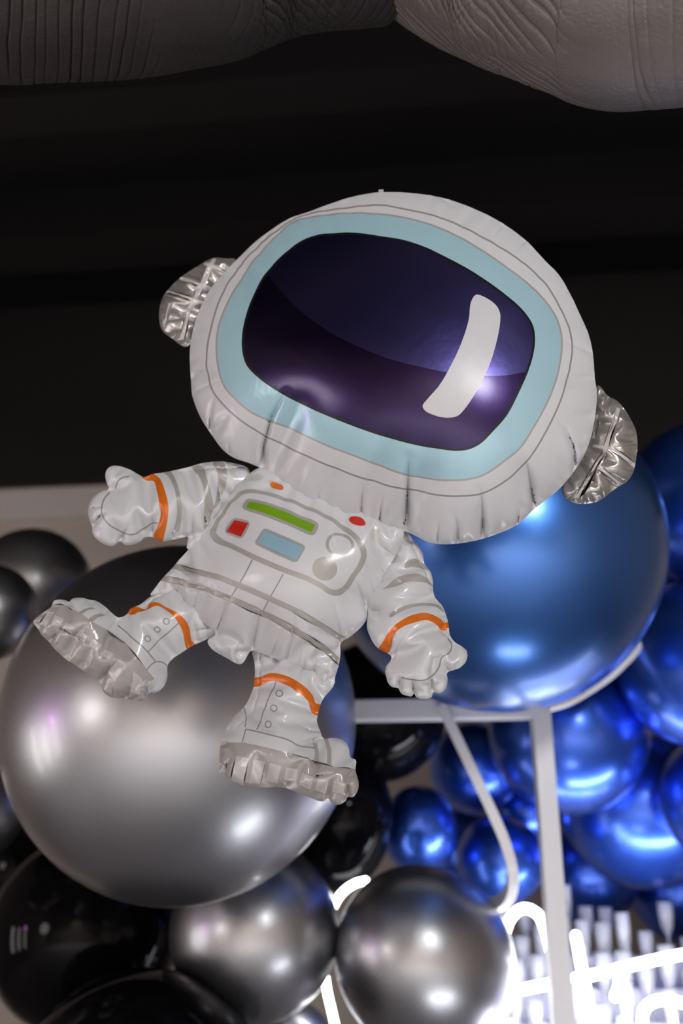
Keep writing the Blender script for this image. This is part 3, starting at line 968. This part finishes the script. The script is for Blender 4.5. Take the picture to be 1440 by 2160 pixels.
legcr = [(L2([(160, 1085), (200, 1010), (230, 940)]), 13, 3.5), (L2([(1048, 1300), (1060, 1240)]), 11, 3.5), (L2([(1216, 1288), (1210, 1190), (1240, 1060)]), 11, 4),
         (L2([(700, 1215), (735, 1150)]), 9, 3.5), (L2([(1010, 788), (930, 800), (810, 860)]), 10, 4), (L2([(985, 730), (900, 730), (780, 660)]), 7, 4), (L2([(480, 60), (460, 440), (400, 570), (200, 780)]), 5, 3),
         (L2([(950, 1110), (1110, 1080)]), 6, 3), (L2([(130, 850), (230, 830)]), 8, 4), (L2([(470, 1208), (480, 1130)]), 6, 3), (L2([(1285, 970), (1240, 1050)]), 7, 3), (L2([(965, 590), (880, 560)]), 6, 4),
         (L2([(600, 110), (640, 190)]), 6, 4), (L2([(830, 205), (800, 260)]), 5, 4)]
piece('leg', LEGR, legr, excess=1.22, flange=2.5, spacing=4.5, iters=(300, 180, 180), creases=legcr, crease_gain=1.5, label='straight leg pointing down before the big silver balloon',
      depth=lambda x, y: DB + 0.022 - 0.09 * np.clip((y - 1390) / 260, 0, 1))

# little filling tab at the crown of the helmet
tp = [at(804, 409, DB + 0.084), at(803, 400, DB + 0.084)]
v, f = sweep(tp, [(-0.004, -0.0008), (0.004, -0.0008), (0.004, 0.0008), (-0.004, 0.0008)], up=FWD)
mesh_obj('filling_tab', [p - ROOT_LOC for p in v], f, M['line'], parent=astro, smooth=False)


# ------------------------------------------------------------------ latex balloons
def balloon_mesh(name, m):
    prof = []
    for i in range(0, 41):
        th = math.pi * i / 40
        z = -math.cos(th)
        r = math.sin(th)
        if z < 0:           # drawn out a little towards the neck
            z *= 1 + 0.10 * (-z) ** 3
            r *= 1 - 0.05 * (-z) ** 2
        prof.append((max(r, 0.012), z))
    v, f = lathe(prof, 72)
    n = 72
    f.append(tuple(range(n - 1, -1, -1)))
    f.append(tuple(len(v) - n + j for j in range(n)))
    o = mesh_obj(name, v, f, m)
    me = o.data
    bpy.data.objects.remove(o)
    return me


def knot_mesh(m):
    prof = [(0.012, 0.02), (0.035, 0.0), (0.028, -0.02), (0.050, -0.035), (0.052, -0.055), (0.025, -0.07), (0.045, -0.10), (0.075, -0.13), (0.070, -0.132), (0.02, -0.09), (0.005, -0.085)]
    v, f = lathe(prof, 20)
    o = mesh_obj('knot', v, f, m)
    me = o.data
    bpy.data.objects.remove(o)
    return me


BM = {c: (balloon_mesh('latex_balloon', M[c + '_latex']), knot_mesh(M[c + '_latex'])) for c in ('blue', 'royal', 'silver', 'black')}


def balloon(color, px, py, D, rx, label, ry=None, axis=None, group=None):
    """axis: direction the knot points to, photo plane (x right, y down, z away)"""
    ry = ry or rx
    c = at(px, py, D)
    ax = axis or (0.15 if px < 720 else -0.15, 0.25, 1.0)
    d = (RT * ax[0] - UP * ax[1] + FWD * ax[2]).normalized()
    me, kn = BM[color]
    o = bpy.data.objects.new('latex_balloon', me)
    COL.objects.link(o)
    o.location = c
    o.rotation_euler = (-d).to_track_quat('Z', 'Y').to_euler()
    r = rx * D / F
    o.scale = (r, r, r * ry / rx)
    tag(o, label, 'balloon', group)
    k = bpy.data.objects.new('knot', kn)
    COL.objects.link(k)
    k.parent = o
    k.location = (0, 0, -1.10)
    s = 0.10 / r if r > 0.15 else 0.7
    k.scale = (s, s, s * rx / ry)
    return o


G1, G2, G3 = 'blue chrome balloons', 'silver chrome balloons', 'glossy black balloons'
balloon('silver', 382, 1519, 2.16, 369, 'huge silver chrome balloon behind the astronaut\'s legs', group=G2)
balloon('blue', 1052, 1160, 2.32, 336, 'huge blue chrome balloon under the astronaut\'s helmet', ry=346, axis=(-0.8, 0.6, 0.5), group=G1)
balloon('silver', 537, 1965, 2.50, 178, 'medium silver balloon tucked right under the huge silver one', group=G2)
balloon('silver', 898, 2024, 2.46, 184, 'silver balloon with a bright glint beside the lit sign', ry=203, axis=(0.66, 0.75, 0.35), group=G2)
balloon('silver', 600, 2225, 2.72, 110, 'silver balloon mostly cut off at the bottom edge, lowest one', group=G2)
balloon('silver', 68, 1240, 2.85, 126, 'dark reflecting silver balloon touching the pale wall\'s edge', group=G2)
balloon('silver', -25, 1292, 2.55, 103, 'silver balloon cut by the left edge, level with the kicking boot', group=G2)
balloon('silver', -72, 1690, 2.5, 130, 'dim silver balloon cut by the left edge below the kicking boot', group=G2)
balloon('royal', 1492, 1062, 2.85, 176, 'blue balloon beyond the astronaut\'s ear pad, top of the blue cluster', group=G1)
balloon('royal', 1480, 1400, 2.78, 178, 'blue balloon cut by the right edge beside the huge blue one', group=G1)
balloon('royal', 1197, 1545, 2.98, 168, 'blue balloon behind the top of the white post', group=G1)
balloon('royal', 1348, 1700, 3.30, 165, 'blue balloon glowing white underneath, just above the glasses', group=G1)
balloon('royal', 1522, 1685, 2.92, 132, 'blue balloon cut by the right edge, directly above the glasses', group=G1)
balloon('royal', 883, 1752, 3.05, 81, 'small blue balloon between a black balloon and the curled strip', ry=98, axis=(0.1, 0.95, 0.3), group=G1)
balloon('royal', 1000, 1618, 3.30, 96, 'dark blue balloon behind the upper half of the slanting strip', group=G1)
balloon('royal', 1055, 1815, 3.12, 92, 'small blue balloon inside the curl of the strip', group=G1)
balloon('royal', 1108, 1712, 3.45, 78, 'deep blue balloon half hidden between others left of the post', group=G1)
balloon('royal', 1238, 1842, 3.55, 106, 'blue balloon half hidden behind the post above the glasses', group=G1)
balloon('royal', 1432, 1880, 3.62, 105, 'blue balloon at the back, seen between the glasses at the right edge', group=G1)
balloon('royal', 975, 1792, 3.72, 92, 'dim blue balloon at the back, between the two small blue ones left of the strip', group=G1)
balloon('royal', 1418, 1285, 3.42, 138, 'shaded blue balloon at the back, in the gap beside the huge blue one', group=G1)
balloon('black', 722, 1728, 2.92, 106, 'oval black balloon peeking out right of the huge silver one', ry=146, axis=(0.12, -0.97, 0.2), group=G3)
balloon('black', 792, 1500, 3.10, 148, 'black balloon behind the grey crossbar', group=G3)
balloon('black', 180, 1965, 2.74, 200, 'large black balloon below the huge silver one', group=G3)
balloon('black', 290, 2352, 2.22, 285, 'black balloon filling the bottom left corner, lowest black one', group=G3)
balloon('black', 60, 1830, 3.05, 130, 'black balloon low at the left edge behind the large black one', group=G3)

# ------------------------------------------------------------------ white steel frame
DP = 2.58
fr_root = at(1190, 2160, DP)
fr_root.z = 0
frame = empty('balloon_stand', fr_root)
tag(frame, 'white steel stand with post, crossbar and curled strip among the blue balloons', 'stand')


def frame_part(name, v, f, m=M['frame'], smooth=False, bw=0.003):
    o = mesh_obj(name, [Vector(p) - fr_root for p in v], f, m, parent=frame, smooth=smooth)
    if bw:
        bevel(o, bw)
    return o


pt = at(1138, 1497, DP)
v, f = box_vf(pt.x - 0.024, pt.x + 0.024, pt.y - 0.024, pt.y + 0.024, 0.0, pt.z)
frame_part('post', v, f)
b0, b1 = at(705, 1501, DP + 0.02), at(1150, 1494, DP)
sec = [(-0.024, -0.026), (0.024, -0.026), (0.024, 0.026), (-0.024, 0.026)]
v, f = sweep([b0, b1], sec)
frame_part('crossbar', v, f)
hp = catmull([tuple(at(*q)) for q in ((1132, 1497, DP), (1190, 1482, DP), (1240, 1455, DP + 0.02), (1290, 1420, DP + 0.05), (1360, 1350, DP + 0.12))], 0.01, closed=False)
v, f = sweep([Vector(p) for p in hp], circle_section(0.013, 12))
frame_part('hoop', v, f, smooth=True, bw=0)
sp = catmull([tuple(on_plane(*q)) for q in ((930, 1488, 2.56), (965, 1560, 2.55), (1003, 1640, 2.55), (1040, 1718, 2.55), (1066, 1780, 2.56), (1079, 1830, 2.58),
                                           (1079, 1870, 2.62), (1065, 1898, 2.68), (1040, 1908, 2.75), (1010, 1900, 2.84))], 0.012, closed=False)
v, f = sweep([Vector(p) for p in sp], [(-0.013, -0.017), (0.013, -0.017), (0.013, 0.017), (-0.013, 0.017)], up=FWD)
frame_part('curled_strip', v, f, bw=0.002)

# ------------------------------------------------------------------ lit sign: handwritten white tubes
DN = 2.97
sg_root = on_plane(1250, 2130, DN)
sign = empty('neon_sign', sg_root)
tag(sign, 'white glowing handwritten neon sign beside the post in front of the glasses', 'sign')


def neon(name, pts, r=0.0125, D=DN):
    p = catmull([tuple(on_plane(x, y, D)) for x, y in pts], 0.012, closed=False)
    v, f = tube_round([Vector(q) for q in p], r)
    mesh_obj(name, [Vector(q) - sg_root for q in v], f, M['neon'], parent=sign)


neon('tube', [(1035, 2330), (1052, 2180), (1058, 2050), (1062, 1980), (1078, 1935), (1105, 1916), (1135, 1930), (1153, 1975), (1168, 2040), (1180, 2120), (1192, 2220), (1205, 2320)])
neon('tube', [(1070, 2095), (1120, 2083), (1180, 2072)], D=DN + 0.005)
neon('tube', [(1214, 1974), (1226, 2040), (1240, 2110), (1255, 2180), (1280, 2260)])
neon('tube', [(1214, 2064), (1270, 2052), (1350, 2032), (1440, 2013), (1520, 2000)], D=DN + 0.006)
neon('tube', [(1306, 2062), (1304, 2082), (1297, 2102)])
neon('tube', [(1440, 2116), (1410, 2110), (1380, 2112), (1358, 2130), (1356, 2165), (1380, 2210), (1410, 2260)])
neon('tube', [(1418, 2140), (1425, 2200)], r=0.009)
neon('tube', [(770, 1858), (748, 1864), (722, 1883), (703, 1912), (690, 1955), (682, 2010), (688, 2080), (700, 2135), (715, 2200), (735, 2270)], r=0.010)
# clear backing board with a rail that the tubes are clipped to
v, f = box_vf(-0.75, 0.55, 0.03, 0.036, -0.42, -0.36)
o = mesh_obj('mounting_rail', v, f, M['frame'], parent=sign, smooth=False)

# ------------------------------------------------------------------ stepped stand of glasses
stz = [1.43, 1.345, 1.26, 1.175, 1.09]
sx0, sx1 = 0.42, 1.75
stand_y = 3.42
for k, zt in enumerate(stz):
    y0, y1 = stand_y - 0.09 * k - 0.045, stand_y - 0.09 * k + 0.044
    v, f = box_vf(sx0, sx1, y0, y1, 0, zt)
    o = bevel(mesh_obj('display_riser', [(x - sx0, y - y0, z) for x, y, z in v], f, M['stand'], loc=(sx0, y0, 0), smooth=False), 0.003)
    tag(o, 'white riser carrying the %s row of glasses counted from the back' % ('first', 'second', 'third', 'fourth', 'fifth')[k], 'riser', 'white risers under the glasses')
# flute: one wall thick glass, foot, stem, bowl
gp = [(0.001, 0.0), (0.030, 0.0), (0.031, 0.003), (0.012, 0.008), (0.005, 0.016), (0.0045, 0.060), (0.010, 0.070), (0.021, 0.095), (0.026, 0.130), (0.027, 0.175), (0.0255, 0.175),
      (0.0245, 0.130), (0.0195, 0.097), (0.008, 0.076), (0.001, 0.073)]
v, f = lathe(gp, 24)
tmp = mesh_obj('stemmed_glass', v, f, M['glass'])
GM = tmp.data
bpy.data.objects.remove(tmp)
for k, zt in enumerate(stz):
    for i in range(20):
        x = sx0 + 0.035 + (i + 0.5 * (k % 2)) * 0.0640 + RNG.uniform(-0.003, 0.003)
        if RNG.uniform() < 0.14:
            continue
        o = bpy.data.objects.new('stemmed_glass', GM)
        o.scale = (RNG.uniform(0.8, 0.95),) * 2 + (RNG.uniform(0.7, 1.25),)
        o.location = (x, stand_y - 0.09 * k + RNG.uniform(-0.006, 0.006), zt)
        o.rotation_euler = (0, 0, RNG.uniform(0, 6.28))
        COL.objects.link(o)
        tag(o, ('clear stemmed glass in the rear row, directly under the blue balloons', 'clear stemmed glass in the second row from the back behind the sign',
                'clear stemmed glass in the middle row behind the lit sign', 'clear stemmed glass in the second row from the front behind the sign',
                'clear stemmed glass in the front row right behind the lit sign')[k], 'glass',
            'glasses in the %s row behind the sign' % ('rear', 'second', 'middle', 'fourth', 'front')[k])


# ------------------------------------------------------------------ wrapped air ducts
def vnoise(x, y, seed=0):
    xi, yi = np.floor(x).astype(int), np.floor(y).astype(int)
    fx, fy = x - xi, y - yi
    fx, fy = fx * fx * (3 - 2 * fx), fy * fy * (3 - 2 * fy)

    def h(a, b):
        n = (a * 374761393 + b * 668265263 + seed * 1442695041) & 0xffffffff
        n = ((n ^ (n >> 13)) * 1274126177) & 0xffffffff
        return ((n ^ (n >> 16)) & 0xffff) / 65535.0

    return (h(xi, yi) * (1 - fx) + h(xi + 1, yi) * fx) * (1 - fy) + (h(xi, yi + 1) * (1 - fx) + h(xi + 1, yi + 1) * fx) * fy


def groove(t, spacing, wdt, seed):
    """irregular sharp folds along t"""
    k = np.floor(t / spacing)
    out = np.zeros_like(t)
    for dk in (-1, 0, 1):
        kk = k + dk
        c = (kk + 0.5 + 0.6 * (vnoise(kk * 3.7 + 0.5, kk * 0 + 0.3, seed) - 0.5)) * spacing
        d = t - c
        amp = 0.35 + 0.65 * vnoise(kk * 1.9, kk * 0 + 7.1, seed + 3)
        out -= amp * np.where(d < 0, np.exp(d / (wdt * 0.5)), np.exp(-d / wdt))
    return out


def duct(name, keys, label, fold, m, skew=0.0, nl=1500, na=290):
    K = np.array(keys, float)
    u = np.linspace(0, 1, nl)
    uu = np.linspace(0, 1, len(K))
    sm = catmull(K * np.array([0.01, 0.01, 10, 10]), 0.02, closed=False) / np.array([0.01, 0.01, 10, 10])
    us = np.linspace(0, 1, len(sm))
    px, py, D, R = (np.interp(u, us, sm[:, c]) for c in range(4))
    cen = np.array([tuple(at(x, y - r * F / d, d)) for x, y, d, r in zip(px, py, D, R)])
    t = np.r_[0, np.cumsum(np.linalg.norm(np.diff(cen, axis=0), axis=1))]
    tg = np.gradient(cen, axis=0)
    tg /= np.linalg.norm(tg, axis=1)[:, None]
    upv = np.array([0, 0, 1.0])
    s = np.cross(tg, upv)
    s /= np.linalg.norm(s, axis=1)[:, None]
    n = np.cross(s, tg)
    # points crowd on the underside, the side that is seen
    a = np.r_[np.linspace(0, math.pi - 1.15, 16), np.linspace(math.pi - 1.15, math.pi + 1.15, na - 30)[1:-1], np.linspace(math.pi + 1.15, 2 * math.pi, 17)[:-1]]
    na = len(a)
    TT, AA = np.meshgrid(t, a, indexing='ij')
    arc = (AA - math.pi) * R.mean()
    TT = TT - skew * np.clip(arc, -0.25, 0.25)      # rings lean, like the folds of the wrap
    at_t = lambda q: np.interp(TT, t, q)
    vec = lambda q: np.stack([at_t(q[:, c]) for c in range(3)], -1)
    over = (TT - np.clip(TT, t[0], t[-1]))[:, :, None]
    disp = fold(TT, arc, at_t(px))
    rr = at_t(R) + disp
    P = vec(cen) + vec(tg) * over + vec(s) * (np.sin(AA) * rr)[:, :, None] + vec(n) * (np.cos(AA) * rr)[:, :, None]
    root = cen[nl // 2]
    V = (P - root).reshape(-1, 3)
    I = np.arange(nl * na).reshape(nl, na)
    A, B = I[:-1], I[1:]
    Fq = np.stack([A, np.roll(A, -1, 1), np.roll(B, -1, 1), B], -1).reshape(-1, 4)
    faces = Fq.tolist() + [tuple(I[0][::-1]), tuple(I[-1])]
    o = mesh_obj(name, V, faces, m, loc=Vector(root))
    tag(o, label, 'duct')
    return o, cen, R


def fold_left(t, arc, px):
    sl = t + 0.28 * arc + 0.002 * vnoise(arc * 30, t * 12, 5)
    zone = np.clip((px - 10) / 30, 0, 1) * (1 - np.clip((px - 285) / 35, 0, 1)) + 0.6 * np.clip((px - 400) / 30, 0, 1)
    g = groove(sl, 0.0170, 0.0013, 1) * zone * np.clip(0.4 + vnoise(t * 14, arc * 9, 4), 0, 1)
    z2 = np.clip((px - 430) / 50, 0, 1) * (1 - np.clip((px - 660) / 90, 0, 1))
    dg = groove(0.75 * t - 0.50 * arc + 0.012 * vnoise(t * 30, arc * 30, 8), 0.0135, 0.0022, 9) * z2
    big = 0.004 * (vnoise(t * 9, arc * 9, 2) - 0.5) + 0.0014 * (vnoise(t * 40, arc * 40, 3) - 0.5)
    soft = 0.005 * (vnoise(t * 26, arc * 7, 12) - 0.5) * (1 - zone)
    return 0.0065 * g + 0.0045 * dg + big + soft


def fold_right(t, arc, px):
    sl = t + 0.0015 * vnoise(arc * 40, t * 20, 15)
    zone = (1 - np.clip((px - 1180) / 80, 0, 1)) * 0.7 + np.clip((px - 1340) / 40, 0, 1)
    g = groove(sl, 0.0135, 0.0012, 21) * zone * np.clip(0.2 + vnoise(t * 18, arc * 12, 24), 0, 1)
    z2 = np.clip((px - 900) / 80, 0, 1) * (1 - np.clip((px - 1270) / 60, 0, 1)) * np.clip((np.abs(arc) - 0.005) / 0.03, 0, 1)
    warp = 0.012 * vnoise(t * 16, arc * 16, 28)
    dg = groove(0.72 * t - 0.69 * arc + warp, 0.017, 0.0024, 29) * np.clip(0.35 + vnoise(t * 20, arc * 26, 31) * 1.2 - 0.2, 0, 1)
    dg2 = groove(0.80 * t + 0.60 * arc + warp, 0.03, 0.0018, 33) * np.clip(vnoise(t * 24, arc * 20, 35) * 1.6 - 0.5, 0, 1)
    big = 0.005 * (vnoise(t * 8, arc * 8, 22) - 0.5) + 0.0018 * (vnoise(t * 45, arc * 45, 23) - 0.5)
    return 0.0035 * g + (0.0085 * dg + 0.0030 * dg2) * z2 + big


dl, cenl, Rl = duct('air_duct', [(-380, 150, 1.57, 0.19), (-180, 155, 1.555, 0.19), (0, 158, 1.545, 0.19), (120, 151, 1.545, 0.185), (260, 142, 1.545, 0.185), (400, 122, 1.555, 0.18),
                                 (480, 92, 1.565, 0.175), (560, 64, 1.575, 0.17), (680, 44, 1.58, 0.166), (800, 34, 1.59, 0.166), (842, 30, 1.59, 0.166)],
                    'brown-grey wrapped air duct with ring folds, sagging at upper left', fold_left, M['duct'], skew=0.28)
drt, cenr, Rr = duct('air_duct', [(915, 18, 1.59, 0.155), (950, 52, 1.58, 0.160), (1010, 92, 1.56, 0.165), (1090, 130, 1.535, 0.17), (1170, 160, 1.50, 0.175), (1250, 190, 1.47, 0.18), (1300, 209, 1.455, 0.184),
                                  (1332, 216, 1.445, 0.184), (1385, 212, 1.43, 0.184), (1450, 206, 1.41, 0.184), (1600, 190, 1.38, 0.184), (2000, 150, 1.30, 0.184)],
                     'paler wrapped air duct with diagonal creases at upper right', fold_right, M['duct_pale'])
c0, c1 = Vector(cenl[-1]), Vector(cenr[0])
v, f = sweep([c0.lerp(c1, -0.15), c0.lerp(c1, 0.5), c0.lerp(c1, 1.1)], circle_section(0.13, 48))
mesh_obj('duct_collar', [Vector(p) - dl.location for p in v], f, M['collar'], parent=dl)
